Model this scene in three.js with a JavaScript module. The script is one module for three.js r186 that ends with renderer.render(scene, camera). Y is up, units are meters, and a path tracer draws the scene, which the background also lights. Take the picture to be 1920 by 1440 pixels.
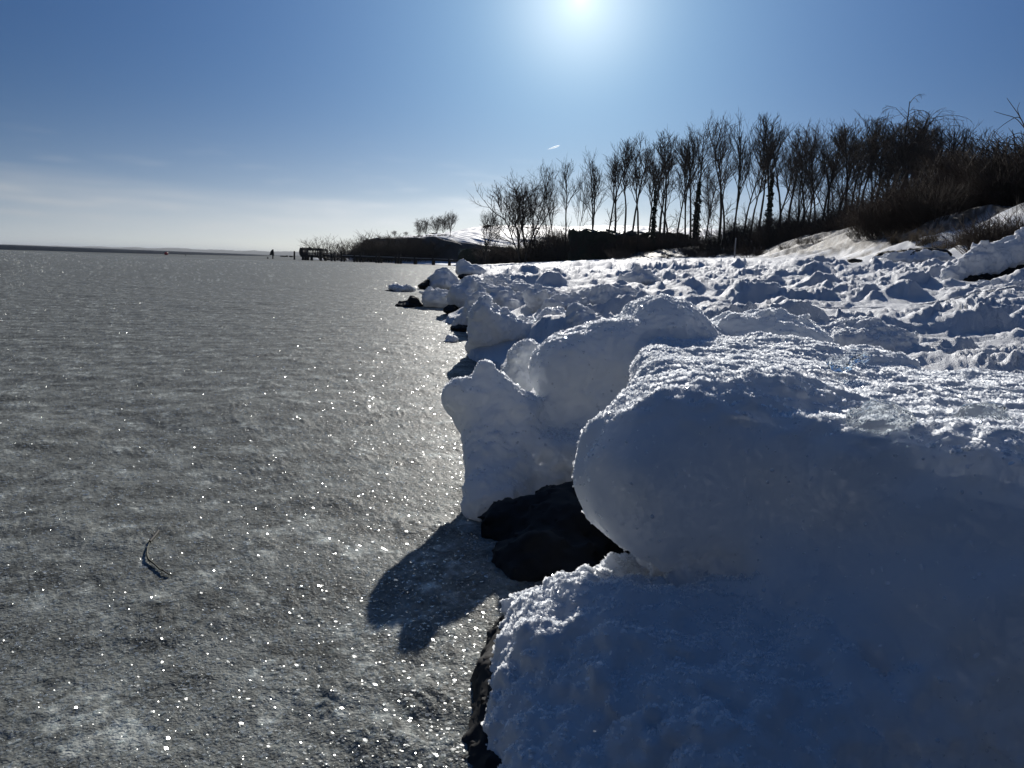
import * as THREE from 'three';
import { mergeGeometries } from 'three/addons/utils/BufferGeometryUtils.js';
import { createNoise3D, createNoise2D } from 'simplex-noise';

// ───────────────────────── camera, sky, sun, exposure ─────────────────────────
const scene = new THREE.Scene();
const renderer = new THREE.WebGLRenderer({ antialias: true });
renderer.toneMapping = THREE.LinearToneMapping;
renderer.toneMappingExposure = 1.12;
renderer.shadowMap.enabled = true;

const EYE = 0.6, PITCH = THREE.MathUtils.degToRad(8.85), ROLL = THREE.MathUtils.degToRad(2.2), FOV = 53;
const camera = new THREE.PerspectiveCamera(FOV, 4 / 3, 0.05, 30000);
camera.position.set(0, EYE, 0);
camera.rotation.set(-PITCH, 0, ROLL, 'XYZ');

const SUN = new THREE.Vector3(0.0618, 0.3065, -0.9499).normalize();
const sun = new THREE.DirectionalLight(new THREE.Color(1.0, 0.955, 0.885), 5);
sun.position.copy(SUN).multiplyScalar(120);
sun.target.position.set(0, 0, 0);
sun.castShadow = true;
sun.shadow.radius = 1;
sun.shadow.mapSize.set(4096, 4096);
Object.assign(sun.shadow.camera, { left: -60, right: 60, top: 60, bottom: -60, near: 1, far: 400 });
scene.add(sun, sun.target);

// seeded random numbers and noise
function rng(seed) { let a = seed >>> 0; return () => { a = (a + 0x6d2b79f5) | 0; let t = Math.imul(a ^ (a >>> 15), 1 | a); t = (t + Math.imul(t ^ (t >>> 7), 61 | t)) ^ t; return ((t ^ (t >>> 14)) >>> 0) / 4294967296; }; }
const R0 = rng(7);
const n3 = createNoise3D(rng(11)), n2 = createNoise2D(rng(12)), m2 = createNoise2D(rng(13));
const clamp = (x, a, b) => Math.min(b, Math.max(a, x)), lerp = (a, b, t) => a + (b - a) * t;
const smooth = (a, b, x) => { const t = clamp((x - a) / (b - a), 0, 1); return t * t * (3 - 2 * t); };

// clear winter sky: blue air, bright haze low down and towards the sun, thin bank of cloud along the horizon
{
  const W = 2048, H = 1024, data = new Float32Array(W * H * 4), D = 180 / Math.PI;
  for (let r = 0; r < H; r++) {
    const el = ((r + 0.5) / H - 0.5) * Math.PI, e = Math.max(0, el * D);
    for (let c = 0; c < W; c++) {
      const az = ((c + 0.5) / W - 0.5) * 2 * Math.PI, x = Math.cos(az) * Math.cos(el), z = Math.sin(az) * Math.cos(el), y = Math.sin(el);
      const g = Math.acos(clamp(x * SUN.x + y * SUN.y + z * SUN.z, -1, 1)) * D;
      const b1 = Math.exp(-g / 30), b2 = Math.exp(-e / 6) * Math.exp(-g / 40), b3 = Math.exp(-e / 3) * Math.exp(-g / 20), b5 = Math.exp(-g / 9), b6 = 0.6 * Math.exp(-g / 0.8) + 0.6 * Math.exp(-(g * g) / 18);
      let R = 0.0112 + 0.068 * b1 + 0.23 * b2 + 3.2 * b3 + 0.405 * b5 + 0.5 * b6;
      let G = 0.031 + 0.182 * b1 + 0.63 * b2 + 2.1 * b3 + 0.535 * b5 + 0.42 * b6;
      let B = 0.082 + 0.535 * b1 + 0.86 * b2 + 0.4 * b3 + 0.335 * b5 + 0.35 * b6;
      // layered haze cloud, the same all round the horizon
      const u = az * 5.2, s = n3(Math.cos(az) * 6, Math.sin(az) * 6, e * 1.1) * 0.6 + n3(Math.cos(az) * 15, Math.sin(az) * 15, e * 2.6) * 0.4;
      const bank = (1 - smooth(3.5, 4.7, e + 0.7 * n3(Math.cos(az) * 2.5, Math.sin(az) * 2.5, 3))) * (0.55 + 0.35 * s) + 0.28 * smooth(0.15, 0.8, s) * (1 - smooth(4, 9, e));
      const k = clamp(bank, 0, 1) * 0.55, hz = 0.33 + 1.6 * Math.exp(-g / 18) ;
      R = lerp(R, hz * 0.98, k); G = lerp(G, hz * 1.02, k); B = lerp(B, hz * 1.06, k);
      const o = (r * W + c) * 4;
      data[o] = R * 0.89; data[o + 1] = G * 0.89; data[o + 2] = B * 0.89; data[o + 3] = 1;
    }
  }
  const sky = new THREE.DataTexture(data, W, H, THREE.RGBAFormat, THREE.FloatType);
  sky.mapping = THREE.EquirectangularReflectionMapping; sky.magFilter = THREE.LinearFilter; sky.needsUpdate = true;
  scene.background = sky; scene.environment = sky;
}

// a sight line of the photograph (its pixels, 1920 x 1440) as a point at ground distance d, or where it meets height h
const FPX = 720 / Math.tan(THREE.MathUtils.degToRad(FOV / 2));
function ray(px, py) {
  const u = (px - 960) / FPX, v = (720 - py) / FPX, a = u * Math.cos(ROLL) - v * Math.sin(ROLL), b = u * Math.sin(ROLL) + v * Math.cos(ROLL);
  return new THREE.Vector3(a, b * Math.cos(PITCH) - Math.sin(PITCH), -(Math.cos(PITCH) + b * Math.sin(PITCH)));
}
const P = (px, py, d) => { const r = ray(px, py); return r.multiplyScalar(-d / r.z).add(new THREE.Vector3(0, EYE, 0)); };
const G = (px, py, h = 0) => { const r = ray(px, py); return r.multiplyScalar((h - EYE) / r.y).add(new THREE.Vector3(0, EYE, 0)); };

// ───────────────────────── names, labels, small builders ─────────────────────────
const taken = new Map();
function numbered(name) { const k = taken.get(name) ?? 0; taken.set(name, k + 1); return k ? name + '_' + String(k).padStart(3, '0') : name; }
function tag(o, label, category, group, kind) { o.userData.label = label; o.userData.category = category; if (group) o.userData.group = group; if (kind) o.userData.kind = kind; return o; }
function top(o, name) { o.name = numbered(name); scene.add(o); return o; }
function shade(m) { m.castShadow = true; m.receiveShadow = true; return m; }
function part(name, g, m, parent) { const o = shade(new THREE.Mesh(g, m)); o.name = name; parent.add(o); return o; }
function structure(name, g, m, label, category) { const o = top(shade(new THREE.Mesh(g, m)), name); o.userData.kind = 'structure'; if (label) { o.userData.label = label; o.userData.category = category; } return o; }
function thing(name, label, category, pos, group) { const o = top(new THREE.Group(), name); o.position.copy(pos); return tag(o, label, category, group); }
function geo(pos, idx, uv) {
  const g = new THREE.BufferGeometry();
  g.setAttribute('position', new THREE.BufferAttribute(pos instanceof Float32Array ? pos : new Float32Array(pos), 3));
  if (uv) g.setAttribute('uv', new THREE.BufferAttribute(uv instanceof Float32Array ? uv : new Float32Array(uv), 2));
  g.setIndex(new THREE.BufferAttribute(idx instanceof Uint32Array ? idx : new Uint32Array(idx), 1));
  g.computeVertexNormals();
  return g;
}

// ───────────────────────── textures and materials ─────────────────────────
// tileable noise heights: sums of periodic value noise
function noiseTexture(size, seed, octaves, shape = (h) => h) {
  const r = rng(seed), out = new Float32Array(size * size);
  let total = 0;
  for (const [cells, amp] of octaves) {
    const t = new Float32Array(cells * cells).map(() => r());
    total += amp;
    for (let y = 0; y < size; y++) for (let x = 0; x < size; x++) {
      const fx = (x / size) * cells, fy = (y / size) * cells, x0 = fx | 0, y0 = fy | 0, ax = fx - x0, ay = fy - y0, sx = ax * ax * (3 - 2 * ax), sy = ay * ay * (3 - 2 * ay), x1 = (x0 + 1) % cells, y1 = (y0 + 1) % cells;
      out[y * size + x] += amp * lerp(lerp(t[y0 * cells + x0], t[y0 * cells + x1], sx), lerp(t[y1 * cells + x0], t[y1 * cells + x1], sx), sy);
    }
  }
  const d = new Uint8Array(size * size * 4);
  for (let i = 0; i < size * size; i++) { const v = clamp(shape(out[i] / total) * 255, 0, 255); d[i * 4] = d[i * 4 + 1] = d[i * 4 + 2] = v; d[i * 4 + 3] = 255; }
  const tx = new THREE.DataTexture(d, size, size); tx.wrapS = tx.wrapT = THREE.RepeatWrapping; tx.magFilter = THREE.LinearFilter; tx.needsUpdate = true;
  return tx;
}
const iceBump = noiseTexture(1024, 21, [[37, 1], [83, 0.9], [190, 0.8], [360, 0.5]], (h) => clamp((h - 0.5) * 2.2 + 0.5, 0, 1));
const grainBump = noiseTexture(1024, 22, [[60, 0.5], [150, 1], [310, 0.8]], (h) => clamp((h - 0.5) * 2.2 + 0.5, 0, 1));
const barkBump = noiseTexture(512, 23, [[11, 1], [40, 0.8], [120, 0.5]]);
const iceTone = noiseTexture(1024, 24, [[5, 1], [13, 0.9], [41, 0.8], [97, 0.6]], (h) => clamp((h - 0.5) * 1.6 + 0.62, 0.3, 1));

const rgb = (r, g, b) => new THREE.Color().setRGB(r, g, b);
const phys = (o) => new THREE.MeshPhysicalMaterial(o);
const M = {
  snow: phys({ name: 'snow', color: rgb(0.84, 0.86, 0.885), roughness: 0.72, specularIntensity: 0.6, bumpMap: grainBump, bumpScale: 0.005 }),
  nearSnow: phys({ name: 'old grainy snow', color: rgb(0.83, 0.855, 0.885), roughness: 0.8, transmission: 0.28, thickness: 0, specularIntensity: 0.3 }),
  heapSnow: phys({ name: 'packed snow', color: rgb(0.84, 0.86, 0.885), roughness: 0.8, transmission: 0.14, thickness: 0, specularIntensity: 0.3 }),
  grain: phys({ name: 'snow grains', color: rgb(0.94, 0.955, 0.97), roughness: 0.7, transmission: 0.8, thickness: 0, flatShading: true }),
  plate: phys({ name: 'thin snow crystals', color: rgb(0.95, 0.965, 0.98), roughness: 0.82, transmission: 0.88, thickness: 0, side: THREE.DoubleSide }),
  crystal: phys({ name: 'glassy snow crystals', color: rgb(0.95, 0.96, 0.97), roughness: 0.12, transmission: 0.35, thickness: 0, flatShading: true }),
  ice: phys({ name: 'grey sea ice', color: rgb(0.262, 0.268, 0.244), vertexColors: true, map: iceTone, roughness: 0.55, specularIntensity: 0.04, bumpMap: iceBump, bumpScale: 0.0014 }),
  flake: phys({ name: 'ice flakes', color: rgb(0.95, 0.965, 0.96), roughness: 0.22, transmission: 0.94, thickness: 0, flatShading: true }),
  clearIce: phys({ name: 'clear ice', color: rgb(0.97, 0.985, 0.99), roughness: 0.06, transmission: 1, thickness: 0.03, ior: 1.31, attenuationColor: rgb(0.8, 0.92, 0.95), attenuationDistance: 0.3 }),
  water: phys({ name: 'cold sea water', color: rgb(0.012, 0.028, 0.055), roughness: 0.8, specularIntensity: 0.03, bumpMap: iceBump, bumpScale: 0.5 }),
  rock: phys({ name: 'wet dark stone', color: rgb(0.016, 0.0155, 0.015), roughness: 0.75, specularIntensity: 0.4 }),
  bark: phys({ name: 'grey brown bark', color: rgb(0.062, 0.052, 0.043), roughness: 0.95 }),
  twig: phys({ name: 'bare twigs', color: rgb(0.075, 0.06, 0.048), roughness: 0.95 }),
  ivy: phys({ name: 'ivy leaves', color: rgb(0.02, 0.032, 0.014), roughness: 0.6 }),
  bush: phys({ name: 'brown bush stems', color: rgb(0.055, 0.04, 0.03), roughness: 0.95 }),
  litter: phys({ name: 'brambles and dead leaves', color: rgb(0.05, 0.04, 0.03), roughness: 1 }),
  grass: phys({ name: 'dry reed grass', color: rgb(0.13, 0.1, 0.062), roughness: 0.9, transmission: 0.15, thickness: 0, side: THREE.DoubleSide }),
  wood: phys({ name: 'tarred jetty timber', color: rgb(0.05, 0.045, 0.04), roughness: 0.85 }),
  tarp: phys({ name: 'dark cloth', color: rgb(0.03, 0.032, 0.038), roughness: 0.9 }),
  red: phys({ name: 'red buoy plastic', color: rgb(0.6, 0.035, 0.05), roughness: 0.35 }),
  weed: phys({ name: 'black bladder weed', color: rgb(0.008, 0.008, 0.006), roughness: 0.8 }),
  weedGreen: phys({ name: 'olive eelgrass', color: rgb(0.03, 0.036, 0.013), roughness: 0.8 }),
  coast: phys({ name: 'wooded coast', color: rgb(0.055, 0.05, 0.042), roughness: 1 }),
  hull: phys({ name: 'dark roof', color: rgb(0.04, 0.038, 0.036), roughness: 0.9 }),
  cloud: phys({ name: 'ice cloud', color: rgb(0.86, 0.94, 1), roughness: 1, transmission: 0.9, thickness: 0, side: THREE.DoubleSide }),
  sign: phys({ name: 'grey sign board', color: rgb(0.25, 0.25, 0.26), roughness: 0.6 }),
};

// ───────────────────────── lie of the land ─────────────────────────
function table(rows) { return (v) => { if (v <= rows[0][0]) return rows[0][1]; for (let i = 1; i < rows.length; i++) if (v <= rows[i][0]) { const [a, p] = rows[i - 1], [b, q] = rows[i]; return lerp(p, q, (v - a) / (b - a)); } return rows[rows.length - 1][1]; }; }
const shoreX = table([[0, 0.5], [1.2, 0.45], [2.0, 0.42], [2.5, 0.2], [3.2, 0.05], [4.5, -0.12], [5.2, -0.25], [7.3, -0.5], [10, -0.75], [15, -1.0], [25, -1.6], [60, -3.2], [95, -6], [118, -9], [135, -18], [150, -34], [165, -44], [300, -46]]);
const footT = table([[0, 11.2], [20, 11.6], [40, 14], [60, 18], [90, 17], [120, 15], [150, 6], [300, 6]]);     // inland distance of the bluff's foot
const bluffH = table([[0, 1.7], [20, 1.8], [30, 1.9], [45, 1.7], [60, 1.5], [90, 1.5], [125, 1.8], [145, 3.3], [165, 3.9], [300, 3.6]]);
const fieldH = table([[0, 0], [120, 0], [160, 1.2], [200, 4.0], [250, 7.6], [300, 8.4]]);
// clods: domes scattered on a jittered grid, the highest one wins
function hash(i, j, k) { let h = Math.imul(i, 374761393) ^ Math.imul(j, 668265263) ^ Math.imul(k, 2246822519); h = Math.imul(h ^ (h >>> 13), 1274126177); return ((h ^ (h >>> 16)) >>> 0) / 4294967296; }
function clods(x, z, size, seed, fill) {
  const X = x / size, Z = z / size, i0 = Math.floor(X), j0 = Math.floor(Z);
  let best = 0;
  for (let i = i0 - 1; i <= i0 + 1; i++) for (let j = j0 - 1; j <= j0 + 1; j++) {
    if (hash(i, j, seed) > fill) continue;
    const cx = i + hash(i, j, seed + 1), cz = j + hash(i, j, seed + 2), r = 0.35 + 0.5 * hash(i, j, seed + 3), an = hash(i, j, seed + 4) * Math.PI, st = 0.55 + 0.45 * hash(i, j, seed + 5);
    const dx = X - cx, dz = Z - cz, u = (dx * Math.cos(an) + dz * Math.sin(an)) / r, v = (dz * Math.cos(an) - dx * Math.sin(an)) / (r * st), q = 1 - u * u - v * v;
    if (q > 0) { const h = Math.pow(q, 0.62) * r; if (h > best) best = h; }
  }
  return best * size;
}
function lumps(x, z, t, d) {
  const wx = x + 0.09 * n2(x * 2.1, z * 2.1) + 0.03 * n2(x * 7, z * 7 + 9), wz = z + 0.09 * n2(x * 2.1 + 31, z * 2.1) + 0.03 * n2(x * 7 + 17, z * 7);
  const big = smooth(-0.35, 0.5, n2(x * 0.7 + 4, z * 0.7));
  let h = clods(wx * 0.8, wz * 1.3, 0.62, 3, 0.4) * 0.24 * (0.35 + big) + clods(wx * 0.8 + 3, wz, 0.27, 13, 0.45) * 0.2 * (0.4 + 0.8 * big) + clods(wx, wz + 5, 0.12, 23, 0.5) * 0.24;
  h += 0.06 * (1 - Math.abs(n2(wx * 0.8 + 50, wz * 2.2))) * (0.5 + 0.5 * n2(x * 0.6, z * 0.6)) + 0.03 * (1 - Math.abs(n2(wx * 2.1, wz * 5.2 + 9)));
  h += 0.03 * Math.abs(n2(wx * 1.9 + 5, wz * 2.3)) + 0.014 * Math.abs(n2(wx * 5.3, wz * 5.3 + 7)) + 0.03 * n2(x * 0.9, z * 0.9);
  if (d < 25) h += 0.010 * Math.abs(n2(wx * 13, wz * 13)) + 0.004 * n2(x * 33, z * 33) + clods(wx, wz + 1, 0.06, 33, 0.4) * 0.18;
  if (d < 7) h += 0.0022 * n2(x * 85, z * 85);
  return h * lerp(0.3, 1.25, smooth(-0.55, 0.65, n2(x * 0.42 + 8, z * 0.42) + 0.5 * n2(x * 1.3, z * 1.3 + 20)));
}
function land(x, d) {
  const t = x - shoreX(d) + 0.22 * n2(3.7, d * 0.5) * smooth(3, 6, d), foot = footT(d);
  if (t < -1.2) return -0.5;
  const z = -d, rough = (1 - smooth(foot * 0.68, foot * 0.92, t)) * (1 - smooth(45, 110, d)), edge = smooth(-0.1, 0.45, t);
  let h = t < 0 ? t * 0.5 - 0.02 : 0.02 + 0.06 * edge + 0.088 * t * (d > 110 ? 0.6 : 1);
  h = Math.min(h, 0.08 + 0.088 * foot + 0.02 * (t - foot));
  h += lumps(x, z, t, d) * rough * (0.3 + 0.7 * edge) * (d > 20 ? 1.15 : 1);
  h += (1 - rough) * (0.05 * n2(x * 0.5, z * 0.5) + 0.02 * n2(x * 2, z * 2));
  const b = t - foot;
  if (b > 0) h += bluffH(d) * smooth(0, d > 130 ? 7 : 5 + 0.04 * d, b + 0.6 * n2(x * 0.25, z * 0.25)) * (1 + 0.06 * n2(x * 0.4, z * 0.4));
  if (d > 120) h += fieldH(d) * smooth(4, 40, t) + smooth(120, 150, d) * (0.7 * n2(x * 0.03, z * 0.03)) * smooth(0, 15, t);
  return h;
}

// ───────────────────────── sea, ice, far coast ─────────────────────────
{
  const w = new THREE.PlaneGeometry(24000, 14000, 1, 1).rotateX(-Math.PI / 2); w.translate(0, -0.06, -6800);
  const uv = w.attributes.uv; for (let i = 0; i < 4; i++) uv.setXY(i, w.attributes.position.getX(i) / 14, w.attributes.position.getZ(i) / 14);
  structure('water', w, M.water, 'dark blue open water beyond the ice edge', 'sea');
}
const iceEdge = table([[0, -66], [88, -60], [124, -59], [200, -74], [290, -93], [420, -130], [900, -330]]);
function iceHeight(x, d) {
  const z = -d;
  let h = 0;
  if (d < 30) {
    const patch = smooth(0.1, 0.6, n2(x * 2.6, z * 2.6) * 0.6 + n2(x * 6.5 + 3, z * 6.5) * 0.4);   // humps of frozen slush
    const wx = x + 0.02 * n2(x * 9, z * 9), wz = z + 0.02 * n2(x * 9 + 7, z * 9);
    h += 0.004 * n2(x * 1.1, z * 1.1) + patch * (0.002 + 0.004 * Math.abs(n2(wx * 24, wz * 24)));
    h += 0.0013 * Math.abs(n2(wx * 30, wz * 30)) + clods(wx, wz, 0.05, 53, 0.3) * 0.04 + clods(wx + 1, wz, 0.02, 63, 0.8) * 0.045;
    h += 0.0006 * n2(x * 120, z * 120);
    h *= 1 - 0.9 * smooth(8, 18, d);
    h += 0.05 * clods(x, z, 0.9, 83, 0.12) * 0.5;
  }
  return h;
}
{
  const rows = 560, cols = 540, d0 = 0.42, d1 = 900, pos = new Float32Array(rows * cols * 3), uv = new Float32Array(rows * cols * 2), col = new Float32Array(rows * cols * 3), idx = [];
  for (let j = 0; j < rows; j++) {
    const s = j / (rows - 1), d = s < 0.86 ? d0 * Math.pow(16 / d0, s / 0.86) : 16 * Math.pow(d1 / 16, (s - 0.86) / 0.14);
    const xl = Math.max(-0.95 * d - 0.35, iceEdge(d) + 1.2 * n2(d * 0.05, 4) + 0.6 * n2(d * 0.23, 9)), xr = shoreX(d) + 0.45 + (d > 20 ? 2 : 0);
    for (let i = 0; i < cols; i++) {
      const x = lerp(xl, xr, i / (cols - 1)), k = j * cols + i;
      pos[k * 3] = x; pos[k * 3 + 1] = iceHeight(x, d); pos[k * 3 + 2] = -d; uv[k * 2] = x / 0.55; uv[k * 2 + 1] = d / 0.55;
      // paler blotches where slush froze white
      const w = 1 + 1.5 * smooth(0.2, 0.8, 0.55 * n2(x * 5.5 + 40, d * 5.5) + 0.3 * n2(x * 15, d * 15) + 0.3 * n2(x * 44, d * 44)) - 0.1 * smooth(0.1, 0.7, n2(x * 3.1, d * 3.1 + 60)); col[k * 3] = w * 0.98; col[k * 3 + 1] = w; col[k * 3 + 2] = w * 1.01;
      if (i && j) idx.push(k - cols - 1, k - cols, k, k - cols - 1, k, k - 1);
    }
  }
  const g = geo(pos, idx, uv); g.setAttribute('color', new THREE.BufferAttribute(col, 3));
  structure('frozen_sea', g, M.ice, 'grey sparkling sheet of rough frozen sea', 'ice');
}
{
  // low hills on the other shore
  const strip = (name, dist, x0, x1, prof, label) => {
    const n = 240, pos = [], idx = [];
    for (let i = 0; i <= n; i++) {
      const x = lerp(x0, x1, i / n), h = Math.max(0.5, prof(i / n, x));
      pos.push(x, -1, -dist, x, h * 0.8, -dist - h * 4, x, h, -dist - h * 8, x, -1, -dist - 900);
      if (i) { const a = (i - 1) * 4, b = i * 4; for (let k = 0; k < 3; k++) idx.push(a + k, b + k, b + k + 1, a + k, b + k + 1, a + k + 1); }
    }
    structure(name, geo(pos, idx), M.coast, label, 'hills');
  };
  strip('hills', 6500, -4300, 600, (s, x) => (10 + 24 * smooth(0, 0.55, s) + 5 * n2(s * 6, 1) + 6 * Math.max(0, n2(s * 38, 2)) + 3 * Math.max(0, n2(s * 95, 5)) + 5 * n2(s * 14, 7)) * (0.35 + 0.65 * smooth(0.03, 0.3, s)), 'low blue hills of the far shore under the horizon haze');
}

// ───────────────────────── snowy beach and bluff ─────────────────────────
{
  const rows = 620, cols = 560, d0 = 0.35, d1 = 300, pos = new Float32Array(rows * cols * 3), uv = new Float32Array(rows * cols * 2), col = new Float32Array(rows * cols * 3), idx = [];
  for (let j = 0; j < rows; j++) {
    const s = j / (rows - 1), d = s < 0.72 ? d0 * Math.pow(20 / d0, s / 0.72) : 20 * Math.pow(d1 / 20, (s - 0.72) / 0.28);
    const xl = shoreX(d) - 0.55 - 0.01 * d, xr = 0.8 * d + 3.5;
    for (let i = 0; i < cols; i++) {
      const q = i / (cols - 1), x = lerp(xl, xr, lerp(q, q * q, d > 6 ? 0.35 : 0.15)), k = j * cols + i, h = land(x, d), t = x - shoreX(d);
      pos[k * 3] = x; pos[k * 3 + 1] = h; pos[k * 3 + 2] = -d; uv[k * 2] = x / 0.5; uv[k * 2 + 1] = d / 0.5;
      // ground colour turns dark brown under the thicket on the bluff and headland
      const b = t - footT(d), darkGround = smooth(d > 125 ? -0.6 : d > 26 ? 0.4 : 2.8, d > 125 ? 0.4 : d > 26 ? 2.0 : 5.4, b + 0.9 * n2(x * 0.7, d * 0.7) + 0.6 * n2(x * 2.6, d * 2.6)) * (d > 125 ? 1 - smooth(7, 10, b) : 1 - smooth(12, 26, b) * smooth(60, 100, d));
      const m = clamp(darkGround * (d > 125 ? 1.2 : 0.95 + 0.4 * n2(x * 4, d * 4)), 0, 0.98);
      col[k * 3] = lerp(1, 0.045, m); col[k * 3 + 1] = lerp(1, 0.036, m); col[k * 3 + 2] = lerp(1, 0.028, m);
      if (i && j) idx.push(k - cols - 1, k - cols, k, k - cols - 1, k, k - 1);
    }
  }
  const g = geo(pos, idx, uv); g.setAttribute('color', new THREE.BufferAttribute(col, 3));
  const m = M.snow.clone(); m.vertexColors = true; m.name = 'snow, dark brown under the thicket';
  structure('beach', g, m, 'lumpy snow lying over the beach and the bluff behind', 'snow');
}

// loose flakes of ice frozen onto the sheet
{
  const r = rng(41), N = 560000, g = new THREE.CylinderGeometry(1, 0.8, 0.5, 5), im = shade(new THREE.InstancedMesh(g, M.flake, N)), m = new THREE.Matrix4(), q = new THREE.Quaternion(), e = new THREE.Euler();
  for (let k = 0; k < N; k++) {
    const d = 0.6 * Math.pow(80 / 0.6, Math.pow(r(), 1.1)), xl = -0.9 * d - 0.3, xr = shoreX(d) + 0.1, x = lerp(xl, xr, r()), s = (0.0006 + 0.0021 * Math.pow(r(), 5)) * (1 + d * 0.13);
    m.compose(new THREE.Vector3(x, iceHeight(x, d) + s * 0.15, -d), q.setFromEuler(e.set((r() + r() - 1) * 0.75, r() * 6.3, (r() + r() - 1) * 0.75)), new THREE.Vector3(s * (0.6 + r()), s * (0.5 + 0.9 * r()), s * (0.6 + r())));
    im.setMatrixAt(k, m);
  }
  top(im, 'ice_flakes'); tag(im, 'loose ice flakes glinting on the frozen sea', 'ice flakes', null, 'stuff');
}
//@@NEAR0
// ───────────────────────── sculpted snow: blended solids meshed on a grid ─────────────────────────
const V = (x, y, z) => new THREE.Vector3(x, y, z);
// an ellipsoid seen at pixel (px, py), ground distance d, half sizes in pixels of the photograph there and rz in metres; turn about y, lean about z
function blob(px, py, d, rx, ry, rz, lean = 0, turn = 0, k) { const c = P(px, py, d), s = c.clone().sub(camera.position).length() / FPX; return { t: 0, c, r: [rx * s, ry * s, rz], m: new THREE.Matrix3().setFromMatrix4(new THREE.Matrix4().makeRotationFromEuler(new THREE.Euler(0, turn, lean))).transpose().elements.slice(), k }; }
function limb(a, ra, b, rb, k) { const A = P(...a), B = P(...b); return { t: 1, a: A, b: B, ra: ra * a[2] / FPX, rb: rb * b[2] / FPX, k }; }
// a ledge: outline of [x, ground distance] corners, from height y0 to y1, edges rounded by r
function ledge(outline, y0, y1, r, k) { return { t: 2, o: outline, y0: y0 + r, y1: y1 - r, r, k }; }
function dist1(q, x, y, z) {
  if (q.t === 2) {
    const o = q.o, pd = -z; let d = 1e9, s = 1;
    for (let i = 0, j = o.length - 1; i < o.length; j = i++) {
      const ex = o[j][0] - o[i][0], ey = o[j][1] - o[i][1], wx = x - o[i][0], wy = pd - o[i][1], t = clamp((wx * ex + wy * ey) / (ex * ex + ey * ey), 0, 1), bx = wx - ex * t, by = wy - ey * t;
      d = Math.min(d, bx * bx + by * by);
      const c1 = pd >= o[i][1], c2 = pd < o[j][1], c3 = ex * wy > ey * wx;
      if ((c1 && c2 && c3) || (!c1 && !c2 && !c3)) s = -s;
    }
    const f = s * Math.sqrt(d) + q.r, h = Math.max(q.y0 - y, y - q.y1);
    return Math.min(Math.max(f, h), 0) + Math.hypot(Math.max(f, 0), Math.max(h, 0)) - q.r;
  }
  if (q.t === 0) {
    const X = x - q.c.x, Y = y - q.c.y, Z = z - q.c.z, m = q.m, u = (m[0] * X + m[3] * Y + m[6] * Z) / q.r[0], v = (m[1] * X + m[4] * Y + m[7] * Z) / q.r[1], w = (m[2] * X + m[5] * Y + m[8] * Z) / q.r[2];
    const k0 = Math.sqrt(u * u + v * v + w * w), a = u / q.r[0], b = v / q.r[1], c = w / q.r[2], k1 = Math.sqrt(a * a + b * b + c * c);
    return k1 < 1e-9 ? -Math.min(...q.r) : k0 * (k0 - 1) / k1;
  }
  const ax = x - q.a.x, ay = y - q.a.y, az = z - q.a.z, bx = q.b.x - q.a.x, by = q.b.y - q.a.y, bz = q.b.z - q.a.z, h = clamp((ax * bx + ay * by + az * bz) / (bx * bx + by * by + bz * bz), 0, 1);
  return Math.hypot(ax - bx * h, ay - by * h, az - bz * h) - lerp(q.ra, q.rb, h);
}
function field(adds, cuts, k, warp) {
  return (x, y, z) => {
    let d = 1e9;
    for (const q of adds) { const e = dist1(q, x, y, z), kk = q.k ?? k; if (d > 1e8) d = e; else { const h = Math.max(kk - Math.abs(d - e), 0) / kk; d = Math.min(d, e) - h * h * kk * 0.25; } }
    for (const q of cuts) { const e = -dist1(q, x, y, z), kk = q.k ?? k, h = Math.max(kk - Math.abs(d - e), 0) / kk; d = Math.max(d, e) + h * h * kk * 0.25; }
    return d + (warp ? warp(x, y, z) : 0);
  };
}
function boundsOf(adds, pad) { const b = new THREE.Box3(); for (const q of adds) { if (q.t === 2) for (const [x, d] of q.o) { b.expandByPoint(V(x, q.y0 - q.r, -d)); b.expandByPoint(V(x, q.y1 + q.r, -d)); } else if (q.t === 0) { const r = Math.max(...q.r); b.expandByPoint(q.c.clone().addScalar(r)); b.expandByPoint(q.c.clone().addScalar(-r)); } else for (const [p, r] of [[q.a, q.ra], [q.b, q.rb]]) { b.expandByPoint(p.clone().addScalar(r)); b.expandByPoint(p.clone().addScalar(-r)); } } return b.expandByScalar(pad); }
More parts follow.
